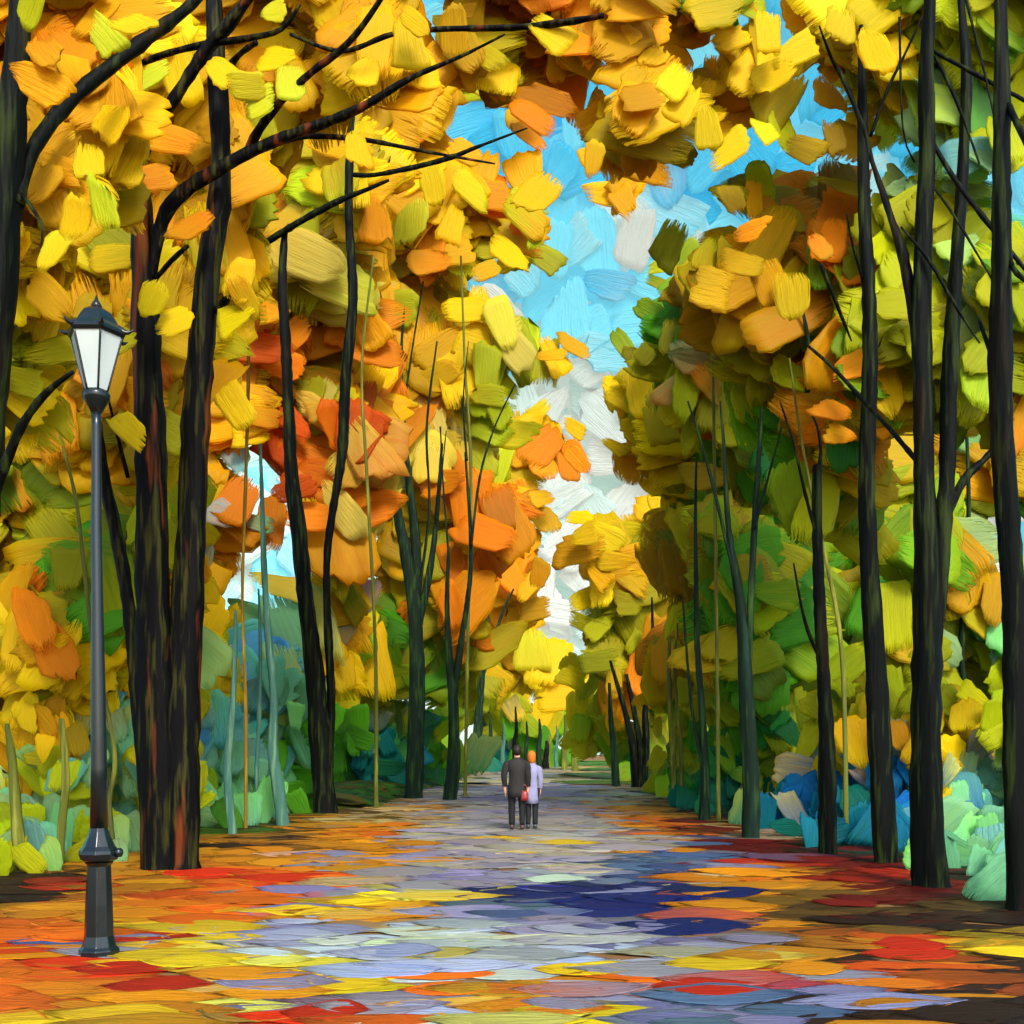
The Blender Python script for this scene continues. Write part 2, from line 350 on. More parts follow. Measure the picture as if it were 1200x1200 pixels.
# ---- left row
tree('T1', 'autumn_tree', 'thick black tree cut by the left edge, its bough arching up to the right', 'trees lining the avenue', 'black', gD(1092),
     [[(-45, 1092, 52), (-36, 900, 44), (-26, 700, 38), (-12, 500, 32), (0, 350, 34), (8, 220, 32), (14, 120, 30), (22, 30, 26), (28, -60, 22), (34, -160, 12)]],
     [([(22, 240, 14), (32, 190, 17), (55, 150, 17), (90, 110, 16), (140, 70, 16), (185, 35, 15), (225, 3, 12), (280, -60, 6)], 1.2),
      ([(-14, 600, 14), (0, 560, 12), (25, 500, 11), (55, 460, 8), (86, 436, 5)], -0.5),
      ([(24, 225, 5), (38, 245, 4), (50, 268, 3), (44, 310, 2)], -0.3)])
tree('T2', 'autumn_tree', 'largest dark tree behind the lamp, its two stems rising from one base', 'trees lining the avenue', 'rust', gD(1019),
     [[(190, 1019, 42), (188, 930, 44), (184, 800, 42), (180, 680, 38), (178, 540, 36), (172, 420, 32), (168, 300, 26), (165, 240, 24), (160, 150, 15), (155, 70, 12), (151, 0, 10), (148, -120, 6)],
      [(214, 1018, 36), (212, 900, 38), (216, 780, 38), (224, 640, 34), (230, 500, 32), (237, 400, 30), (245, 310, 28), (256, 240, 27), (258, 180, 23), (254, 100, 22), (250, 0, 18), (248, -140, 8)],
      [(172, 960, 14), (165, 860, 15), (152, 720, 15), (137, 630, 15), (122, 560, 13), (112, 480, 9), (98, 380, 5)]],
     [([(168, 190, 10), (180, 155, 12), (205, 115, 13), (240, 60, 14), (268, 28, 13), (296, -10, 10)], -0.5),
      ([(176, 330, 11), (190, 260, 14), (215, 226, 15), (255, 200, 16), (290, 180, 14), (335, 160, 12), (390, 140, 11), (430, 122, 9), (480, 92, 7), (540, 66, 4), (592, 40, 2)], -0.8),
      ([(288, 182, 12), (305, 150, 10), (330, 118, 9), (365, 85, 8), (400, 58, 8), (425, 30, 7), (455, -15, 6)], -1.2),
      ([(320, 168, 7), (360, 160, 6), (410, 162, 6), (450, 168, 5), (500, 178, 4), (580, 192, 2)], -1.0),
      ([(152, 80, 7), (190, 64, 7), (240, 52, 8), (290, 45, 7), (330, 34, 5), (352, 5, 3)], -0.7),
      ([(340, 40, 4), (400, 60, 5), (460, 40, 6), (520, 34, 6), (600, 32, 7), (660, 26, 8), (708, 18, 6)], -0.6),
      ([(270, 75, 7), (285, 60, 7), (300, 50, 6)], -0.6),
      ([(180, 330, 6), (200, 306, 6), (220, 288, 4)], -0.4),
      ([(255, 365, 12), (266, 348, 8), (272, 330, 3)], -0.4),
      ([(150, 560, 5), (135, 500, 4), (120, 440, 2)], -0.4)])
tree('T4', 'autumn_tree', 'leaning black tree on the left verge, second from the lamp, with a slender twin stem', 'trees lining the avenue', 'black', gD(953),
     [[(382, 953, 27), (378, 900, 25), (374, 840, 23), (366, 760, 20), (357, 690, 19), (350, 620, 18), (342, 560, 15), (338, 480, 13), (334, 400, 12), (331, 330, 11), (334, 272, 7)],
      [(386, 900, 10), (388, 820, 10), (384, 740, 10), (383, 660, 8), (390, 600, 9), (401, 530, 11), (405, 440, 13), (413, 350, 11), (409, 250, 10), (411, 160, 9), (413, 106, 7)]],
     [([(288, 308, 3), (310, 286, 7), (334, 270, 8), (365, 252, 8), (400, 234, 7), (430, 222, 5), (456, 211, 3)], -0.6),
      ([(414, 205, 5), (440, 205, 5), (490, 195, 6), (530, 184, 6), (560, 172, 4), (618, 150, 2)], -0.8)])
tree('T6', 'slender_tree', 'dark slender tree forking into three stems, left of the path beyond the leaning tree', 'trees lining the avenue', 'green', gD(936),
     [[(484, 936, 22), (486, 880, 20), (488, 800, 18), (487, 740, 17), (484, 700, 16), (474, 640, 13), (464, 590, 11), (457, 520, 8), (453, 440, 6), (448, 370, 5), (438, 310, 3)],
      [(485, 720, 12), (488, 670, 12), (486, 620, 11), (480, 570, 9), (473, 500, 6), (470, 420, 4), (474, 360, 2)],
      [(488, 740, 10), (499, 690, 9), (508, 640, 7), (514, 580, 5), (518, 520, 3)]],
     [([(460, 585, 6), (466, 582, 4), (468, 580, 2)], -.3), ([(490, 700, 4), (503, 600, 3), (500, 500, 3), (512, 400, 2)], -.3), ([(456, 500, 3), (440, 440, 3), (428, 380, 2)], -.3), ([(474, 470, 3), (486, 390, 2), (496, 330, 2)], -.3), ([(512, 610, 3), (517, 560, 2), (523, 505, 1)], -.4)])
tree('T7', 'slender_tree', 'thin green-black tree beside the path, just right of the three-forked tree', 'trees lining the avenue', 'green', gD(938),
     [[(527, 938, 15), (532, 890, 15), (531, 830, 12), (526, 770, 9), (524, 710, 6), (526, 640, 3)],
      [(531, 830, 7), (538, 770, 8), (547, 710, 6), (552, 660, 5), (550, 600, 4), (545, 530, 2)]],
     [([(552, 640, 3), (562, 560, 3), (580, 500, 2), (604, 450, 2)], -.3), ([(526, 650, 3), (520, 580, 2), (516, 500, 2)], -.3), ([(547, 540, 3), (543, 470, 2), (549, 400, 1)], -.3)])
tree('T8', 'slender_tree', 'small far tree with a forked top at the head of the left row', 'trees lining the avenue', 'green', gD(904),
     [[(557, 904, 13), (560, 860, 12), (563, 810, 9), (567, 760, 7), (571, 730, 5), (570, 690, 3)],
      [(564, 800, 5), (575, 760, 4), (590, 715, 3), (602, 690, 2)]])
# ---- right row
tree('R1', 'autumn_tree', 'black tree cut by the right edge of the view', 'trees lining the avenue', 'black', gD(1068),
     [[(1198, 1068, 34), (1194, 980, 32), (1192, 850, 32), (1190, 740, 27), (1184, 640, 25), (1176, 530, 26), (1173, 420, 26), (1174, 300, 22), (1173, 200, 20), (1173, 90, 17), (1172, 0, 13), (1170, -150, 6)]],
     [([(1180, 120, 8), (1196, 152, 7), (1230, 230, 4)], -0.6), ([(1183, 300, 7), (1192, 320, 6), (1230, 350, 3)], -0.4),
      ([(1172, 440, 7), (1156, 400, 5), (1146, 370, 3)], 0.3)])
tree('R2', 'autumn_tree', 'stout black tree with a second stem leaning right, inside the right edge tree', 'trees lining the avenue', 'black', gD(1040),
     [[(1092, 1040, 40), (1087, 980, 38), (1086, 880, 34), (1087, 780, 32), (1088, 680, 30), (1083, 570, 24), (1081, 460, 21), (1079, 380, 22), (1082, 280, 20), (1087, 180, 18), (1086, 80, 17), (1090, 0, 14), (1094, -150, 6)],
      [(1096, 760, 12), (1104, 640, 20), (1110, 560, 18), (1112, 470, 19), (1116, 390, 18), (1122, 290, 14), (1128, 200, 13), (1132, 90, 12), (1126, 0, 8), (1122, -120, 4)],
      [(1078, 440, 9), (1070, 370, 12), (1058, 300, 12), (1046, 262, 8), (1034, 225, 7), (1022, 190, 5), (1012, 150, 5), (982, 80, 4)]],
     [([(1106, 640, 10), (1112, 600, 10), (1130, 562, 10), (1152, 540, 8), (1168, 522, 7)], 0.0),
      ([(1078, 545, 6), (1064, 528, 6), (1040, 500, 5), (1012, 470, 5), (975, 430, 4), (945, 404, 3)], 1.6),
      ([(1092, 166, 5), (1120, 212, 6), (1152, 254, 6), (1200, 314, 5), (1240, 360, 3)], -0.6),
      ([(1094, 60, 4), (1160, 96, 5), (1204, 120, 4), (1250, 150, 2)], -0.5),
      ([(1056, 266, 2), (1088, 304, 4), (1116, 352, 4), (1148, 402, 2)], -0.5),
      ([(1096, 66, 4), (1120, 116, 4), (1148, 192, 2)], -0.4),
      ([(1090, 214, 3), (1120, 256, 3), (1162, 326, 2)], -0.5),
      ([(1072, 190, 2), (1058, 150, 2), (1054, 20, 3)], -0.5),
      ([(1132, 0, 3), (1152, 78, 3), (1170, 160, 2)], -0.3)])
tree('R4', 'autumn_tree', 'tall straight black tree standing alone, third from the right edge', 'trees lining the avenue', 'black', gD(1012),
     [[(1037, 1012, 26), (1033, 940, 27), (1029, 860, 26), (1025, 760, 24), (1019, 660, 21), (1016, 560, 19), (1019, 460, 18), (1019, 370, 16), (1013, 260, 14), (1011, 170, 12), (1010, 90, 9), (1009, 30, 5)]],
     [([(1010, 150, 5), (996, 110, 5), (975, 70, 4), (960, 30, 2)], -0.4), ([(1020, 160, 4), (1040, 105, 4), (1062, 60, 3), (1080, 20, 2)], -0.5),
      ([(1012, 330, 4), (1000, 290, 3), (992, 250, 2)], -0.4)])
tree('R5', 'autumn_tree', 'thin black tree with a bent top, fourth from the right edge', 'trees lining the avenue', 'black', gD(1001),
     [[(970, 1001, 20), (969, 940, 20), (968, 860, 18), (964, 780, 14), (960, 700, 13), (958, 620, 12), (958, 545, 10)],
      [(958, 560, 8), (962, 530, 4), (958, 500, 3), (948, 480, 2)]],
     [([(960, 640, 4), (944, 580, 4), (930, 520, 3), (914, 470, 2)], -.3), ([(964, 780, 4), (944, 730, 4), (930, 660, 2)], -.3), ([(962, 310, 4), (972, 335, 5), (986, 370, 4), (998, 400, 2)], 0.3)])
tree('R6', 'slender_tree', 'green-black tree forking into a narrow V, fifth from the right edge', 'trees lining the avenue', 'green', gD(982),
     [[(880, 982, 20), (881, 920, 19), (877, 850, 18), (873, 780, 16), (868, 710, 11), (858, 650, 8), (852, 600, 6), (848, 520, 4), (844, 470, 2)],
      [(876, 800, 8), (880, 700, 8), (884, 620, 7), (889, 540, 6), (893, 478, 3)]],
     [([(866, 700, 4), (838, 580, 4), (822, 520, 3), (806, 470, 2)], -.3), ([(884, 620, 4), (900, 560, 3), (916, 500, 2)], -.3), ([(946, 460, 6), (948, 410, 6), (940, 360, 3)], -.2)])
tree('R7', 'slender_tree', 'thin olive tree between the V-forked tree and the dark clump beside the path', 'slender trees of the right wood', 'green', gD(962),
     [[(826, 962, 13), (826, 900, 11), (822, 830, 8), (817, 760, 7), (816, 690, 5), (815, 610, 4), (816, 540, 2)],
      [(824, 900, 5), (812, 840, 4), (806, 780, 3), (800, 700, 2)]])
tree('R9', 'slender_tree', 'pair of pale green poles left of the thin olive tree', 'slender trees of the right wood', 'olive', gD(946),
     [[(792, 946, 7), (788, 880, 7), (784, 800, 6), (785, 745, 3)], [(800, 944, 6), (797, 860, 5), (790, 790, 4), (794, 730, 2)]])
tree('R8', 'slender_tree', 'clump of three black stems spreading from one foot beside the path on the right', 'trees lining the avenue', 'black', gD(923),
     [[(746, 923, 12), (742, 880, 9), (734, 840, 7), (724, 805, 5), (715, 774, 3)], [(750, 922, 12), (749, 870, 8), (742, 830, 6), (734, 790, 4)],
      [(753, 922, 11), (757, 870, 9), (756, 830, 7), (765, 790, 6), (765, 745, 4), (764, 700, 2)]])
tree('R10', 'slender_tree', 'emerald green stem nearest the path on the right, left of the black clump', 'slender trees of the right wood', 'green', gD(922),
     [[(722, 919, 10), (720, 880, 8), (716, 840, 6), (714, 800, 3)]])
# ---- pale poles in the left wood
for key, lab, bk, b, st in [
    ('P1', 'pale olive pole nearest the left edge, in front of the yellow and teal shrub', 'olive', 1022, [(28, 1022, 14), (22, 980, 14), (18, 930, 12), (14, 885, 9), (8, 848, 5)]),
    ('P2', 'short bent olive pole just left of the lamp post', 'olive', 1014, [(70, 1014, 8), (72, 970, 9), (77, 920, 9), (76, 880, 8), (72, 842, 6)]),
    ('P3', 'bent teal pole just right of the largest dark tree', 'teal', 978, [(273, 978, 10), (268, 930, 10), (267, 890, 9), (272, 840, 8), (275, 780, 6), (276, 715, 3)]),
    ('P4', 'thinnest teal pole between two thicker ones right of the largest tree', 'teal', 964, [(302, 964, 5), (301, 900, 5), (304, 830, 5), (305, 760, 4), (303, 690, 2)]),
    ('P5', 'curving teal-olive pole left of the leaning black tree', 'teal', 968, [(332, 968, 14), (326, 920, 14), (320, 880, 12), (321, 820, 9), (314, 740, 8), (309, 660, 7), (307, 580, 5), (305, 520, 3)]),
    ('P6', 'tall pale olive sapling behind the lamp post', 'olive', 1006, [(134, 1006, 6), (128, 940, 6), (134, 880, 5), (110, 760, 5), (98, 660, 5), (88, 580, 4), (60, 470, 3), (42, 400, 2)]),
    ('P7', 'amber sapling in front of the orange leaves right of the largest tree', 'amber', 972, [(288, 972, 4), (288, 820, 4), (284, 700, 3), (288, 560, 4), (291, 430, 4), (290, 300, 3), (285, 200, 2)])]:
    tree(key, 'sapling', lab, 'pale poles of the left wood', bk, gD(b), [st])
# ---- thin amber saplings standing in the foliage between the stems
for key, lab, D, st in [
    ('A1', 'hair-thin olive sapling right of the leaning black tree', 29, [(441, 940, 5), (440, 760, 4), (430, 560, 4), (424, 430, 3), (438, 300, 2)]),
    ('A2', 'hair-thin olive sapling left of the far forked tree', 36.5, [(545, 925, 4), (548, 760, 4), (552, 560, 4), (545, 430, 3), (540, 300, 2)]),
    ('A3', 'thin brown sapling rising left of the V-forked tree', 24, [(842, 946, 5), (840, 760, 4), (838, 600, 4), (836, 420, 3), (838, 330, 2)]),
    ('A4', 'thin green sapling between the bent tree and the tall straight one', 18, [(992, 990, 6), (986, 760, 5), (960, 620, 4), (940, 520, 3), (925, 420, 2)])]:
    tree(key, 'sapling', lab, 'thin saplings among the leaves', 'olive', D, [st])
# ---- tiny trunks at the far end of the avenue
fars = [(574, 905, 840, 7, 'green', 'leftmost tiny green trunk at the far end of the avenue'), (590, 903, 848, 5, 'teal', 'second tiny trunk at the far end, left of the couple'),
        (604, 902, 828, 6, 'black', 'darkest tiny trunk right above the taller walker'), (617, 901, 845, 5, 'green', 'tiny green trunk right above the gap between the two walkers'),
        (632, 901, 842, 6, 'green', 'tiny green trunk just right of the walkers'), (643, 900, 862, 6, 'olive', 'short olive trunk at the vanishing point'), (652, 900, 850, 4, 'teal', 'thin teal trunk beside the vanishing point'),
        (662, 903, 838, 7, 'olive', 'olive trunk at the far end, right of the vanishing point'), (674, 905, 858, 7, 'olive', 'rightmost stubby olive trunk at the far end of the avenue'), (640, 901, 868, 7, 'black', 'short black stub at the far end of the avenue')]
for i, (x, yb, yt, wd, bk, lab) in enumerate(fars):
    tree('F%d' % i, 'distant_tree', lab, 'tiny trunks at the far end', bk, gD(yb), [[(x, yb, wd + 1), (x - 1, (yb + yt) / 2 + 8, wd), (x + 1, (yb + yt) / 2 - 10, wd * 0.7), (x, yt, wd * 0.3)]])

# ------------------------------------------------------------------ who owns which foliage
# key -> (distance of crown, half depth, seeds)
OWN = {
    'T1': (10.6, 0.9, [(30, 60), (20, 250), (0, 400), (60, 180), (-80, 100), (-100, 400)]),
    'T2': (16.8, 1.6, [(180, 60), (200, 220), (290, 60), (110, 330), (280, 160), (400, 20), (480, 20), (560, 30), (640, 60), (700, 50), (150, 400), (90, 480), (760, 110)]),
    'T4': (31, 2.6, [(380, 270), (330, 420), (385, 430), (410, 150), (330, 540), (390, 560), (370, 660), (350, 200), (390, 770)]),
    'T6': (41, 3.2, [(470, 150), (560, 140), (480, 400), (540, 300), (480, 560), (560, 220), (460, 700), (470, 300), (610, 230)]),
    'T7': (40, 3.2, [(560, 480), (550, 620), (520, 700), (620, 370), (600, 450), (530, 780)]),
    'T8': (92, 5, [(572, 720), (580, 780), (562, 860), (590, 840), (640, 520), (610, 640), (600, 740), (600, 560), (640, 600)]),
    'P5': (30, 1.6, [(290, 480), (280, 600), (270, 700), (300, 770)]),
    'P1': (22, 2.0, [(30, 600), (60, 700), (20, 780), (110, 620), (150, 700)]),
    'R1': (16.5, 1.4, [(1190, 60), (1190, 350), (1180, 200), (1280, 200), (1280, 500)]),
    'R2': (17.5, 1.6, [(1060, 200), (1070, 50), (1100, 350), (1130, 150), (1060, 420)]),
    'R4': (19, 1.6, [(860, 60), (950, 60), (1000, 150), (800, 30), (820, 140), (1010, 330)]),
    'R5': (21, 1.8, [(890, 330), (950, 230), (950, 430), (900, 250), (980, 560)]),
    'R6': (27, 2.4, [(830, 420), (880, 520), (860, 640), (900, 720), (790, 380)]),
    'R7': (31, 2.6, [(730, 430), (760, 500), (790, 560), (800, 680), (720, 480)]),
    'R8': (54, 4.5, [(740, 600), (690, 650), (760, 700), (690, 740), (740, 780), (670, 560)]),
    'B1': (32, 2.4, [(1050, 560), (1150, 520), (1180, 640)]),
    'B2': (30, 2.4, [(1000, 700), (960, 640), (950, 760)]),
    'B3': (28, 2.4, [(1130, 700), (1180, 780), (1080, 760), (1300, 700)]),
    'S1': (21, 1.6, [(30, 860), (60, 920), (20, 980), (-80, 900)]),
    'S2': (22, 1.6, [(120, 820), (150, 900), (130, 980)]),
    'S3': (29, 1.8, [(250, 800), (270, 880), (300, 930), (330, 850)]),
    'S4': (40, 3.0, [(400, 840), (440, 780), (440, 900), (390, 900)]),
    'S5': (48, 3.0, [(505, 860), (512, 900), (490, 920)]),
    'S6': (104, 6, [(600, 820), (650, 800), (600, 880), (640, 870), (670, 880)]),
    'S7': (60, 4.0, [(700, 830), (705, 880), (740, 840), (752, 890), (765, 850)]),
    'S8': (37, 2.4, [(790, 820), (800, 890), (840, 830), (790, 930)]),
    'S9': (27, 2.0, [(900, 830), (920, 880), (860, 900), (900, 940)]),
    'S10': (23, 1.6, [(1000, 860), (990, 920), (1010, 960), (950, 960)]),
    'S11': (20, 1.6, [(1130, 860), (1140, 940), (1150, 1010), (1060, 900), (1280, 950)]),
}
EXTRA = {'B1': ('background_tree', 'olive and green tree filling the gap between the two rightmost trunks'), 'B2': ('background_tree', 'green and olive tree behind the bent-topped thin trunk'),
         'B3': ('background_tree', 'yellow-green tree glowing low behind the rightmost trunks')}
for k, (nm, lab) in EXTRA.items():
    sx, sy = OWN[k][2][0]; D = OWN[k][0]
    t = empty(nm, (at(sx, 900, D).x, D, 0), lab, 'tree', 'trees behind the right row'); TREES[k] = t
    P, R = px_line([(sx, HY + CAMH * F / D, 9), (sx + 4, 850, 8), (sx - 3, 760, 7), (sx + 5, 600, 5), (sx, 450, 3)], D); P[0].z = -.1
    joined('trunk', [tube(P, R, 10, 0.08, 5)], BARK['green'], t)
SHR = {'S1': 'yellow and teal shrub at the left edge behind the short poles', 'S2': 'green and yellow shrub behind the lamp post foot', 'S3': 'misty turquoise shrub behind the teal poles',
       'S4': 'bright green shrub with yellow tips right of the leaning black tree', 'S5': 'dark blue-green shrub behind the thin trunks left of the path', 'S6': 'far green and yellow thicket closing the end of the avenue',
       'S7': 'olive green shrub at the right of the path, farthest down the row', 'S8': 'dark teal shrub behind the thin poles right of the path', 'S9': 'deep green shrub behind the V-forked tree',
       'S10': 'deep blue shrub behind the bent-topped trunk', 'S11': 'pale teal and yellow shrub under the rightmost trees'}
for k, lab in SHR.items():
    sx, sy = OWN[k][2][1]; D = OWN[k][0]
    TREES[k] = empty('shrub', (at(sx, 900, D).x, D, 0), lab, 'shrub', 'shrubs behind the tree rows')
seeds = np.array([(x, y) for k in OWN for x, y in OWN[k][2]], float); skeys = [k for k in OWN for _ in OWN[k][2]]
def owner(px, py):
    q = (px + rnd.gauss(0, 14), py + rnd.gauss(0, 14)); d = (seeds[:, 0] - q[0]) ** 2 + (seeds[:, 1] - q[1]) ** 2
    return skeys[int(np.argmin(d))]
def jitcol(c, s=0.14):
    f = 1 + rnd.gauss(0, s); return np.clip(np.array([c[0] * f, c[1] * f * (1 + rnd.gauss(0, 0.07)), c[2] * (1 + rnd.gauss(0, 0.25))]), 0.001, 0.95)
def is_sky(px, py):
    c = mp_at(px, py); return c == 'K' or (c in 'CW' and py < 720)
LEAF = {k: [] for k in OWN}
def add_leaf(key, px, py, D, w_, l_, ca, cb, ang=None, face=0.14):
    p = at(px, py, D)
    nn = (rnd.gauss(0.08, face), -1, rnd.gauss(0.14, face))
    LEAF[key].append((p, nn, rnd.uniform(0, math.pi * 2) if ang is None else ang, w_ * D / F, l_ * D / F, ca, cb))
step = 25
DIRS = [(math.cos(q * math.pi / 4), math.sin(q * math.pi / 4)) for q in range(8)]
for layer, (dz, size, keep) in enumerate(((0.40, 58, 0.97), (0.12, 50, 1.0), (-0.10, 41, 0.75))):
    y = -95
    while y < 1100:
        x = -135
        while x < 1335:
            px, py = x + rnd.uniform(-13, 13), y + rnd.uniform(-13, 13); x += step
            if rnd.random() > keep: continue
            s = size * rnd.uniform(0.7, 1.2)
            if 420 < px < 860 and py > 250: s *= 0.78
            if py > 790: s *= 0.55
            if py > GB(px) - s * 0.45: continue
            if is_sky(px, py): continue
            if any(is_sky(px + a * s * 0.8, py + b * s * 0.8) for a, b in DIRS):
                if layer == 0: continue
                s *= 0.66
                if any(is_sky(px + a * s * 0.7, py + b * s * 0.7) for a, b in DIRS) and rnd.random() < 0.55: continue
            k = owner(px, py); D0, sp, _ = OWN[k]
            D = D0 + sp * (dz + 0.55 * math.sin(px * 0.021 + D0) * math.cos(py * 0.017 + 2 * D0) + 0.3 * math.sin(px * 0.05 - py * 0.043 + D0)) + rnd.gauss(0, sp * 0.07)
            if py > HY + 5: D = min(D, 0.975 * gD(py + s * 0.5))
            if (150 < px < 245 and D < 14.9) or (940 < px <= 1075 and D < 15.6) or (1075 < px < 1150 and D < 13.2): continue
            c = mp_at(px + rnd.gauss(0, 9), py + rnd.gauss(0, 9)); c = mp_at(px, py) if c == 'K' else c
            if c in 'WQ' and py < 700 and px < 760: c = rnd.choice('YAH')
            if c == 'W' and py > 720: c = 'Y' if px < 90 else 'P'
            if c == 'V' and px > 760: c = rnd.choice('VVVGGHHH')
            if c in 'OMV' and px > 800 and py > 480 and rnd.random() < 0.4: c = rnd.choice('GHHE')
            if c == 'M' and px > 800: c = rnd.choice('MMV')
            c2 = mp_at(px + rnd.gauss(0, 34), py + rnd.gauss(0, 34)); c2 = c if (c2 == 'K' or (c2 in 'CWPQTB' and c not in 'CWTQPBD' and rnd.random() < 0.85)) else c2
            ca = jitcol(LP[c]); cb = jitcol(LP[c] * 0.3 + LP[c2] * 0.7, 0.22)
            add_leaf(k, px, py, D, s * rnd.uniform(0.55, 0.85), s * rnd.uniform(0.7, 1.05), ca, cb, (rnd.gauss(0, 0.6) if py > 790 else None))
        y += step
# single near dabs that hang in front of the trunks and boughs
for k, lst in {'T1': [(55, 58, 26, 'O'), (50, 98, 31, 'O'), (125, 45, 26, 'L'), (155, 30, 28, 'Y'), (100, 190, 30, 'Y'), (122, 238, 26, 'L'), (86, 258, 24, 'Y'), (64, 295, 22, 'Y'), (35, 8, 22, 'V')],
               'T2': [(182, 88, 22, 'L'), (150, 123, 14, 'H'), (205, 165, 26, 'O'), (181, 205, 26, 'O'), (222, 265, 26, 'O'), (258, 88, 26, 'Y'), (292, 100, 22, 'L'), (322, 70, 26, 'Y'), (303, 118, 22, 'L'), (344, 100, 22, 'L'),
                      (178, 350, 22, 'Y'), (204, 375, 25, 'Y'), (278, 325, 26, 'Y'), (285, 352, 24, 'A'), (275, 372, 20, 'Y'), (320, 14, 22, 'L'), (424, 85, 24, 'Y'), (485, 52, 26, 'Y'), (488, 28, 22, 'Y'), (420, 178, 22, 'Y'), (645, 36, 28, 'Y'), (700, 190, 20, 'A'),
                      (278, 480, 26, 'Y'), (150, 505, 26, 'Y'), (112, 470, 18, 'A')],
               'R4': [(1030, 60, 30, 'Y'), (985, 30, 28, 'Y'), (900, 40, 26, 'Y'), (905, 85, 28, 'Y'), (930, 60, 24, 'Y'), (800, 120, 30, 'Y'), (790, 95, 26, 'Y'), (850, 175, 26, 'Y'), (830, 150, 24, 'Y'), (900, 155, 22, 'L'), (960, 290, 20, 'O')],
               'R5': [(880, 270, 26, 'O'), (835, 340, 34, 'A'), (870, 305, 26, 'A'), (905, 335, 28, 'A'), (928, 350, 26, 'Y'), (860, 235, 22, 'M'), (940, 170, 24, 'M'), (975, 480, 22, 'O'), (985, 510, 22, 'O')],
               'T6': [(505, 215, 26, 'Y'), (552, 225, 28, 'Y'), (480, 265, 24, 'L'), (530, 265, 26, 'Y'), (440, 290, 26, 'A'), (600, 300, 32, 'Y'), (630, 225, 30, 'A'), (505, 305, 28, 'O')],
               'T8': [(645, 780, 34, 'Y'), (660, 812, 30, 'Y'), (625, 760, 26, 'L')]}.items():
    D0 = TREES[k].location.y
    for x, y, s, c in lst:
        add_leaf(k, x, y, D0 - rnd.uniform(0.4, 0.9), s * rnd.uniform(0.75, 0.95), s * rnd.uniform(0.8, 1.0), jitcol(LP[c], 0.07), jitcol(LP[c] * 0.6 + LP[rnd.choice('YAHL')] * 0.4, 0.1), face=0.22)
for k, lv in LEAF.items():
    if not lv: continue
    D0 = OWN[k][0]; mt = M_LEAF_N if D0 < 20 else (M_LEAF_M if D0 < 45 else M_LEAF_F)
    P, Nn, an, W_, L_, CA, CB = zip(*lv)
    build_dabs('foliage' if k.startswith('S') else 'crown', P, Nn, an, W_, L_, CA, CB, mt, TREES[k], thick=0.05, bend=0.05)

# ------------------------------------------------------------------ sky of knife dabs, far beyond the wood
sp_, sn, sa, sw, sl, sca, scb = [], [], [], [], [], [], []
R_ = 420.0
SKYB, SKYC, SKYW, SKYG = (np.array(lin(c)) for c in ((54, 148, 182), (100, 172, 188), (164, 168, 160), (146, 168, 160)))
def sky_at(px, py):
    c = mp_at(px, py)
    if c == 'C': return SKYC
    if c in 'WP': return SKYW
    r = rnd.random()
    if 700 < px < 800 and 215 < py < 320: return SKYW if r < 0.75 else SKYC
    if py < 240: return SKYB if r < 0.5 else SKYC
    if py < 420: return SKYC if r < 0.7 else (SKYB if r < 0.82 else SKYG)
    return SKYW if r < 0.7 else SKYG
for az_i in np.arange(-72, 72, 1.55):
    for el_i in np.arange(-1.5, 72, 1.55):
        a = math.radians(az_i + rnd.uniform(-.7, .7)); e = math.radians(el_i + rnd.uniform(-.7, .7))
        d = Vector((math.sin(a) * math.cos(e), math.cos(a) * math.cos(e), math.sin(e)))
        px = HX + F * d.x / d.y; py = HY - F * d.z / d.y
        inside = -60 < px < 1260 and -60 < py < 900
        ca = sky_at(px, py) if inside else (SKYC if rnd.random() < 0.6 else SKYB)
        cb = sky_at(px + rnd.uniform(-30, 30), py + rnd.uniform(-30, 30)) if inside else SKYC
        sp_.append(d * (R_ + rnd.uniform(-6, 6))); sn.append(-d + Vector((rnd.gauss(0, .06), rnd.gauss(0, .06), rnd.gauss(0, .06))))
        sa.append(rnd.uniform(0, 6.28)); s = R_ * 0.019 * rnd.uniform(0.8, 1.35); sw.append(s); sl.append(s * rnd.uniform(0.9, 1.3)); sca.append(ca); scb.append(ca * 0.5 + cb * 0.5)
for az_i in np.arange(-74, 74, 3.0):
    for el_i in np.arange(-2, 74, 3.0):      # a coarse coat of paint behind, so that no gap is left open
        a = math.radians(az_i); e = math.radians(el_i); d = Vector((math.sin(a) * math.cos(e), math.cos(a) * math.cos(e), math.sin(e)))
        px = HX + F * d.x / d.y; py = HY - F * d.z / d.y
        ca = sky_at(px, py) if (-60 < px < 1260 and -60 < py < 900) else SKYC
        sp_.append(d * (R_ + 14)); sn.append(-d); sa.append(rnd.uniform(0, 6.28)); s = R_ * 0.05; sw.append(s); sl.append(s); sca.append(ca); scb.append(ca)
sky = build_dabs('sky', sp_, sn, sa, sw, sl, sca, scb, M_SKY, thick=0.08, bend=0.05)
tag(sky, kind='structure')

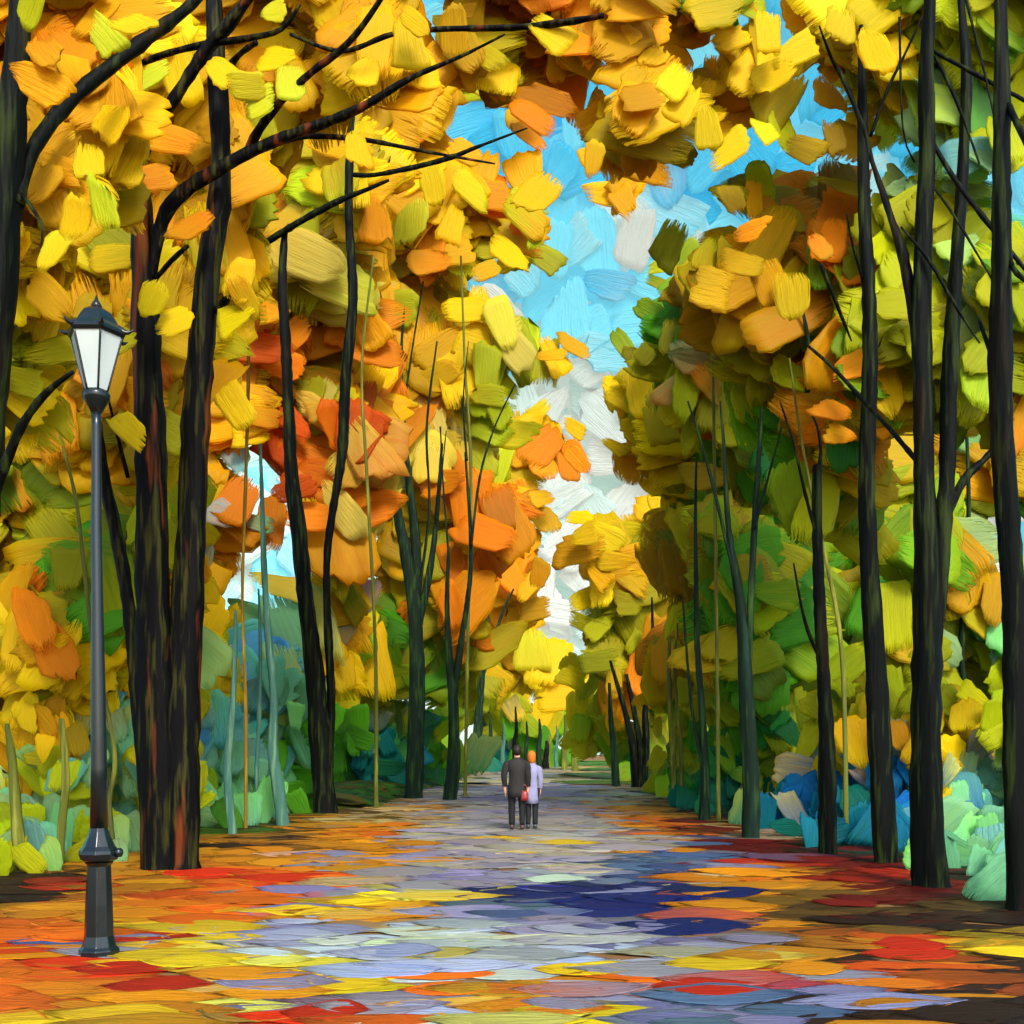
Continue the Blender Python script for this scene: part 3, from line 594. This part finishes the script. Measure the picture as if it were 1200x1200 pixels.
# ------------------------------------------------------------------ strokes lying on the ground and the path
GS = {'path': [], 'leaf_litter': [], 'grass': []}
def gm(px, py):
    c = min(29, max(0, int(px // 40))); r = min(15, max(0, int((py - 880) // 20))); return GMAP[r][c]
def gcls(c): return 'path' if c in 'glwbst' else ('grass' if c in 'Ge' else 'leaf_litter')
lvl = 0
for layer in range(3):
    py = 1250.0
    while py > 892:
        dy = max(2.2, (py - 880) * 0.036) * (1.3 if layer == 0 else 1.0); hw = 26 + (py - 880) * 0.15 * (1.25, 1.0, 0.8)[layer]
        px = -260 + rnd.uniform(0, hw)
        while px < 1460:
            x, y = px + rnd.gauss(0, hw * 0.25), py + rnd.gauss(0, dy * 0.5); px += hw * 1.35
            if layer == 2 and rnd.random() < 0.5: continue
            if y < 890: continue
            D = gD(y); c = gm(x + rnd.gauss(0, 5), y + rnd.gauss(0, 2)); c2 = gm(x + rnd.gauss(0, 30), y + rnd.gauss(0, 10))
            if x > 930 and y > 1030 and c in 'mao' and rnd.random() < 0.25 + (x - 930) / 700: c = rnd.choice('kkd')  # right side darkened by colour: dark leaves plus painted-in shade
            if abs(x - 635) < 2.3 * F / D and 905 < y < 1045 and c in 'aoym' and rnd.random() < 0.6: c = rnd.choice('ggl')
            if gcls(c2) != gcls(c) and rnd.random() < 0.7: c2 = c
            ln = hw * rnd.uniform(0.7, 1.9) * D / F
            wd = max(0.09, dy * rnd.uniform(0.7, 1.15) * D * D / (CAMH * F) * 0.95)
            wd = min(wd * rnd.uniform(0.8, 1.1), ln * 0.9)
            z = 0.004 + layer * 0.006 + rnd.uniform(0, 0.006)
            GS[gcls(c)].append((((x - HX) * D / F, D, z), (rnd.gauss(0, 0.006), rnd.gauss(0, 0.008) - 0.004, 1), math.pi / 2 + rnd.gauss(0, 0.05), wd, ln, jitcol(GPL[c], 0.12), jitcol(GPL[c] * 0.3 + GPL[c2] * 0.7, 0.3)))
        py -= dy * 1.5
# beyond the frame and towards the far wood: plain grass dabs
for i in range(500):
    D = rnd.uniform(6, 120); sd_ = rnd.choice((-1, 1)); x = sd_ * (D * 0.5 + 5 + rnd.uniform(0, 25))
    GS['grass'].append(((x, D, 0.01 + rnd.uniform(0, .02)), (0.0, 0.0, 1), math.pi / 2 + rnd.gauss(0, .3), rnd.uniform(.6, 1.2), rnd.uniform(1, 2), jitcol(GPL['G']), jitcol(GPL['m'])))
# low grassy banks along both sides of the avenue
def bank(sgn, off, D0, D1, hgt):
    D = D0
    while D < D1:
        for t in np.linspace(-1, 1, 7):
            x = 0.029 * D + sgn * off + t * 1.5 + rnd.gauss(0, .1); z = hgt * math.cos(t * math.pi / 2) ** 0.8 - 0.02
            c = rnd.choice('eeeGGm' if t * sgn > 0 else 'eemmGG')
            GS['grass'].append(((x, D + rnd.gauss(0, .2), z), (math.sin(t) * 0.5 * hgt, -0.25, 1), math.pi / 2 + rnd.gauss(0, .12), rnd.uniform(.25, .4), rnd.uniform(.6, 1.1), jitcol(GPL[c]), jitcol(GPL['G'] * .5 + GPL['e'] * .5)))
        D += 0.5
bank(-1, 6.6, 29, 75, 0.5); bank(1, 7.4, 26, 75, 0.45)
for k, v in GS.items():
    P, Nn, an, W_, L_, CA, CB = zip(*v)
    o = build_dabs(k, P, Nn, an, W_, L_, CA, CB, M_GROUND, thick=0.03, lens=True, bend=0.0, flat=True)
    if k == 'path': tag(o, 'pale grey and lavender path with deep blue painted shadow streaks, running to the far wood', 'path', kind='structure')
    elif k == 'leaf_litter': tag(o, 'fallen orange, yellow and red leaves strewn over the path sides', 'fallen leaves', kind='stuff')
    else: tag(o, 'green grass on the verges at the foot of the shrubs', 'grass', kind='stuff')

# ------------------------------------------------------------------ street lamp
IRON = plain('black_green_iron', (0.002, 0.006, 0.007), 0.26, 0.0, 0.6, 9, 0.4, 0.006)
GLASS = plain('milky_lamp_glass', (0.36, 0.42, 0.40), 0.2, 0.0, 0.18, 6, 0.6, 0.003)
def ring_loft(rings, nseg, rot=0.0, smooth=False, caps=True):
    """rings = (cx, cz, r); vertical loft around (cx, y=0)"""
    V, Fc = [], []
    for cx, cz, r in rings:
        for k in range(nseg):
            a = rot + 2 * math.pi * k / nseg; V.append((cx + r * math.cos(a), r * math.sin(a), cz))
    n = len(rings)
    for i in range(n - 1):
        for k in range(nseg):
            k2 = (k + 1) % nseg; Fc.append((i * nseg + k, i * nseg + k2, (i + 1) * nseg + k2, (i + 1) * nseg + k))
    if caps: Fc.append(tuple(range(nseg - 1, -1, -1))); Fc.append(tuple((n - 1) * nseg + k for k in range(nseg)))
    return V, Fc
LD = gD(1120); U1 = LD / F
lamp = empty('street_lamp', ((116 - HX) * U1, LD, 0), 'old-fashioned dark iron street lamp with a tapering white glass lantern, standing on the fallen leaves', 'street lamp')
def lz(py): return (1120 - py) * U1
def lpart(name, spec, nseg, mat, rot=0.0, smooth=False, bevel=0.0, parent=lamp):
    V, Fc = ring_loft([(dx * U1, lz(py), wd * U1 / 2) for dx, py, wd in spec], nseg, rot, smooth)
    me = mesh_of(name, V, Fc, smooth); o = bpy.data.objects.new(name, me); COL.objects.link(o); me.materials.append(mat); o.parent = parent
    if bevel:
        m = o.modifiers.new('bevel', 'BEVEL'); m.width = bevel; m.segments = 2; m.limit_method = 'ANGLE'
    return o
lpart('base', [(0, 1124, 46), (0, 1112, 46), (0, 1108, 38), (0, 1096, 33), (0, 1060, 31), (0, 1026, 28), (0, 1014, 27), (0, 1010, 34)], 8, IRON, 0.2, bevel=0.006)
lpart('collar', [(0, 1010, 30), (0, 1007, 42), (0, 1000, 46), (0, 996, 44), (0, 991, 36), (0, 980, 26), (0, 974, 22), (0, 968, 19)], 8, IRON, 0.2, bevel=0.005)
V_, F_ = ring_loft([(48 * 0 - 22 * U1, 0, 0.0)], 4) if False else (None, None)
ear = lpart('knob', [(0, 1004, 8), (0, 1001, 11), (0, 997, 11), (0, 994, 7)], 10, IRON, 0, True); ear.location = (23 * U1, 0, 0)
lpart('post', [(0, 970, 20), (0, 900, 18), (-1, 800, 16), (-2, 700, 13), (-3, 620, 12), (-3, 560, 11), (-3, 500, 10), (-3, 482, 12)], 16, IRON, 0, True)
lpart('lantern_holder', [(-3, 486, 10), (-3, 476, 20), (-3, 468, 30), (-3, 463, 32), (-3, 459, 28)], 12, IRON, 0, True)
LT, LB_ = (395, 62), (461, 25)
fr = lpart('lantern_frame', [(-3, 462, 27), (-3, 458, 27)], 6, IRON, 0)
# bars and panes
def hexpt(py, wd, k, scale=1.0):
    a = math.pi / 6 * 0 + 2 * math.pi * k / 6; r = wd * U1 / 2 * scale
    return Vector((-3 * U1 + r * math.cos(a), r * math.sin(a), lz(py)))
for k in range(6):
    a0, a1 = hexpt(461, 25, k), hexpt(393, 62, k)
    V, Fc = tube([a0, a0.lerp(a1, .5), a1], [0.009] * 3, 6, 0.02, k); link('bar', mesh_of('bar', V, Fc), IRON, fr)
    a, b, c, d = hexpt(460, 24, k, .97), hexpt(460, 24, k + 1, .97), hexpt(395, 60, k + 1, .97), hexpt(395, 60, k, .97)
    nrm = (b - a).cross(d - a).normalized() * 0.006
    me = mesh_of('pane', [a, b, c, d, a + nrm, b + nrm, c + nrm, d + nrm], [(3, 2, 1, 0), (4, 5, 6, 7), (0, 1, 5, 4), (1, 2, 6, 5), (2, 3, 7, 6), (3, 0, 4, 7)], False)
    link('pane', me, GLASS, fr)
for o in [c for c in COL.objects if c.parent == fr]: o.location = (0, 0, 0)
lpart('lantern_roof', [(-3, 396, 64), (-3, 392, 70), (-3, 388, 66), (-3, 381, 52), (-3, 374, 44), (-3, 367, 34), (-3, 363, 22), (-3, 360, 12)], 6, IRON, 0, bevel=0.008)
for k in range(6):     # pointed upturned tips at the eaves
    r0 = 32 * U1; a = 2 * math.pi * k / 6
    P = [Vector((-3 * U1 + q * math.cos(a), q * math.sin(a), lz(h_))) for q, h_ in ((r0 * .75, 385), (r0 * 1.05, 390), (r0 * 1.25, 389), (r0 * 1.38, 386))]
    V, Fc = tube(P, [.03, .022, .012, .003], 6, .02, k); o = link('eave_tip', mesh_of('eave_tip', V, Fc), IRON, lamp); o.location = (0, 0, 0)
lpart('finial', [(-3, 362, 9), (-3, 359, 13), (-3, 355, 9), (-3, 352, 5), (-3, 346, 1)], 10, IRON, 0, True)

# ------------------------------------------------------------------ the couple
SKIN = plain('skin', (0.55, 0.28, 0.18), 0.5)
def skinned(name, verts, edges, radii, mat, sub=2):
    me = bpy.data.meshes.new(name + '_sk'); me.from_pydata(verts, edges, []); o = bpy.data.objects.new(name + '_sk', me); COL.objects.link(o)
    o.modifiers.new('s', 'SKIN'); sv = me.skin_vertices[0] if me.skin_vertices else None
    if sv is None:
        bm = bmesh.new(); bm.from_mesh(me); bm.verts.layers.skin.verify(); bm.to_mesh(me); bm.free(); sv = me.skin_vertices[0]
    for i, r in enumerate(radii): sv.data[i].radius = (r, r) if not isinstance(r, tuple) else r; sv.data[i].use_root = (i == 0)
    m = o.modifiers.new('d', 'SUBSURF'); m.levels = sub; m.render_levels = sub
    dg = bpy.context.evaluated_depsgraph_get(); dg.update()
    me2 = bpy.data.meshes.new_from_object(o.evaluated_get(dg)); bpy.data.objects.remove(o); me2.name = name
    me2.polygons.foreach_set('use_smooth', [True] * len(me2.polygons)); me2.materials.clear(); me2.materials.append(mat)
    return me2
def oval_loft(rings, nseg=20, seed=0, fold=0.03):
    r = random.Random(seed); V, Fc = [], []
    for cx, cy, cz, rx, ry in rings:
        for k in range(nseg):
            a = 2 * math.pi * k / nseg; f = 1 + fold * math.sin(k * 2.3 + seed) * (1.6 - cz) + r.uniform(-.012, .012); V.append((cx + rx * f * math.cos(a), cy + ry * f * math.sin(a), cz))
    n = len(rings)
    for i in range(n - 1):
        for k in range(nseg):
            k2 = (k + 1) % nseg; Fc.append((i * nseg + k, i * nseg + k2, (i + 1) * nseg + k2, (i + 1) * nseg + k))
    Fc.append(tuple(range(nseg - 1, -1, -1))); Fc.append(tuple((n - 1) * nseg + k for k in range(nseg)))
    return V, Fc
def person(px, py, h, label, coat_c, trou_c, hair_c, shoe_c, coat_len, slim, step, arm_out, seed, longhair):
    D = gD(py); loc = Vector(((px - HX) * D / F, D, 0.035)); s = h / 1.75
    sh = 0.19 * slim; hip = 0.10 * slim
    # joints: pelvis root, spine, neck, head; arms with hands; legs with feet (facing away from the camera, +Y)
    V = [(0, 0, .95), (0, 0, 1.15), (0, .01, 1.36), (0, .01, 1.46), (0, .01, 1.52), (0, .02, 1.62), (0, .01, 1.70),
         (-sh, .01, 1.40), (-sh - .05 - arm_out[0], .0, 1.13), (-sh - .04 - arm_out[0] * .7, .06, .88), (-sh - .035 - arm_out[0] * .6, .09, .79),
         (sh, .01, 1.40), (sh + .05 + arm_out[1], .0, 1.13), (sh + .04 + arm_out[1] * .7, .06, .88), (sh + .035 + arm_out[1] * .6, .09, .79),
         (-hip, 0, .90), (-hip, .03 + step * .3, .49), (-hip, step, .09), (-hip, step + .13, .04),
         (hip, 0, .90), (hip, .03 - step * .3, .49), (hip, -step, .09), (hip, -step + .13, .04)]
    E = [(0, 1), (1, 2), (2, 3), (3, 4), (4, 5), (5, 6), (2, 7), (7, 8), (8, 9), (9, 10), (2, 11), (11, 12), (12, 13), (13, 14), (0, 15), (15, 16), (16, 17), (17, 18), (0, 19), (19, 20), (20, 21), (21, 22)]
    R = [(.14 * slim, .11), (.13 * slim, .10), (.15 * slim, .10), .065, .055, (.085, .095), (.07, .08), .04, .042, .032, (.02, .04), .04, .042, .032, (.02, .04), .085, .055, .04, .035, .085, .055, .04, .035]
    # fingers
    for side, wi in ((-1, 10), (1, 14)):
        bx, by, bz = V[wi]
        for f, (dy, ln) in enumerate(((-.022, .075), (-.007, .085), (.008, .08), (.022, .065))):
            i = len(V); V += [(bx, by + dy, bz - .035), (bx - side * .012, by + dy + .006, bz - .035 - ln)]; E += [(wi, i), (i, i + 1)]; R += [.009, .007]
        i = len(V); V += [(bx - side * .02, by - .03, bz - .01), (bx - side * .03, by - .035, bz - .05)]; E += [(wi, i), (i, i + 1)]; R += [.010, .008]
    V = [(x * s, y * s, z * s) for x, y, z in V]; R = [tuple(q * s for q in r) if isinstance(r, tuple) else r * s for r in R]
    me = skinned('person', V, E, R, SKIN); p = bpy.data.objects.new('person', me); COL.objects.link(p); p.location = loc
    tag(p, label, 'person', 'couple on the path')
    def child(name, me2, mat):
        me2.materials.clear(); me2.materials.append(mat); o = bpy.data.objects.new(name, me2); COL.objects.link(o); o.parent = p; return o
    cm = plain('cloth_%d' % seed, coat_c, 0.75, 0, .45, 9, .3); tm = plain('trousers_%d' % seed, trou_c, .8, 0, .4, 9, .3); hm = plain('hair_%d' % seed, hair_c, .6, 0, .4, 20, .3); sm_ = plain('shoe_%d' % seed, shoe_c, .5)
    cl = coat_len
    rings = [(0.01, .0, cl, .185 * slim, .15), (.005, 0, cl + .12, .19 * slim, .15), (0, 0, .85, .185 * slim, .145), (0, 0, 1.02, .165 * slim, .13), (0, 0, 1.12, .16 * slim, .13), (0, .0, 1.25, .18 * slim, .135), (0, .0, 1.36, .205 * slim, .13), (0, .01, 1.42, .19 * slim, .105), (0, .01, 1.47, .11 * slim, .085), (0, .01, 1.51, .068, .068)]
    Vc, Fc = oval_loft([tuple(q * s for q in r) for r in rings], 24, seed, .05); child('coat', mesh_of('coat', Vc, Fc), cm)
    for sd2, (i0, i1, i2) in ((0, (7, 8, 9)), (1, (11, 12, 13))):
        P = [Vector(V[i0]) + Vector(((.05, 0, -.02) if sd2 == 0 else (-.05, 0, -.02))), Vector(V[i0]) + Vector(((-.01, 0, -.05) if sd2 == 0 else (.01, 0, -.05))), Vector(V[i0]).lerp(Vector(V[i1]), .5), Vector(V[i1]), Vector(V[i1]).lerp(Vector(V[i2]), .55), Vector(V[i2]) + Vector((0, 0, .02))]
        Vt, Ft = tube(P, [.06 * s, .075 * s, .07 * s, .06 * s, .055 * s, .05 * s], 14, .02, seed + sd2); child('sleeve', mesh_of('sleeve', Vt, Ft), cm)
    tl = []
    for i0, i1, i2 in ((15, 16, 17), (19, 20, 21)):
        P = [Vector(V[i0]) + Vector((0, 0, .02)), Vector(V[i0]).lerp(Vector(V[i1]), .5), Vector(V[i1]), Vector(V[i1]).lerp(Vector(V[i2]), .5), Vector(V[i2]) + Vector((0, 0, -.01))]
        tl.append(tube(P, [.10 * s, .088 * s, .072 * s, .064 * s, .058 * s], 14, .03, seed + i0))
    Vj, Fj = [], []
    for v, f in tl: o0 = len(Vj); Vj += v; Fj += [tuple(i + o0 for i in q) for q in f]
    child('trousers', mesh_of('trousers', Vj, Fj), tm)
    for i0, i1 in ((17, 18), (21, 22)):
        a, b = Vector(V[i0]), Vector(V[i1]); a = a + Vector((0, -.06, -.03)) * s
        a.z = .04 * s; b = b + Vector((0, .04, 0)); b.z = .03 * s
        Vt, Ft = tube([a, a.lerp(b, .4), a.lerp(b, .8), b], [.045 * s, .05 * s, .045 * s, .02 * s], 12, .02, 3); child('shoe', mesh_of('shoe', Vt, Ft), sm_)
    # hair cap
    bm = bmesh.new(); bmesh.ops.create_uvsphere(bm, u_segments=20, v_segments=14, radius=1)
    for v in bm.verts:
        x, y, z = v.co; front = max(0, y)
        v.co = Vector((x * .098, y * .112 - .012 - front * .02, z * .118 + 1.655 + (front * 0.03))) * s
        if longhair and z < -.1: v.co.z -= .09 * (-z) * s * (1 if y < .3 else 0)
    mh = bpy.data.meshes.new('hair'); bm.to_mesh(mh); bm.free(); mh.polygons.foreach_set('use_smooth', [True] * len(mh.polygons)); child('hair', mh, hm)
    # ears, nose
    return p, V, s
man, mv, ms = person(606, 973, 1.72, 'taller walker seen from behind in a near-black coat, left one of the couple', (.012, .010, .009), (.006, .006, .007), (.012, .006, .004), (.05, .015, .01), .66, 1.08, .05, (.02, -.02), 3, False)
wom, wv, ws = person(623, 972, 1.60, 'shorter walker with orange hair in a long lavender-white coat and black trousers', (.20, .20, .32), (.008, .009, .010), (.50, .12, .006), (.02, .03, .04), .56, .80, -.04, (-.01, .0), 8, True)
# reddish scarf-like tail of the coat, a red bag between the two
RB = plain('red_leather', (.20, .012, .01), .4); bx = (614.5 - HX) * gD(973) / F
bag = empty('handbag', (bx, gD(973) - .10, .62), 'small red bag held between the two walkers', 'bag')
Vb, Fb = oval_loft([(0, 0, 0, .075, .035), (0, 0, .06, .085, .045), (0, 0, .16, .075, .04), (0, 0, .21, .05, .02)], 16, 4, .02)
o = link('pouch', mesh_of('pouch', Vb, Fb), RB, bag); o.location = (0, 0, 0)
Vt, Ft = tube([(-.05, 0, .19), (-.04, 0, .29), (0, 0, .33), (.04, 0, .29), (.05, 0, .19)], [.008] * 5, 6, .02, 2); o = link('strap', mesh_of('strap', Vt, Ft), RB, bag); o.location = (0, 0, 0)
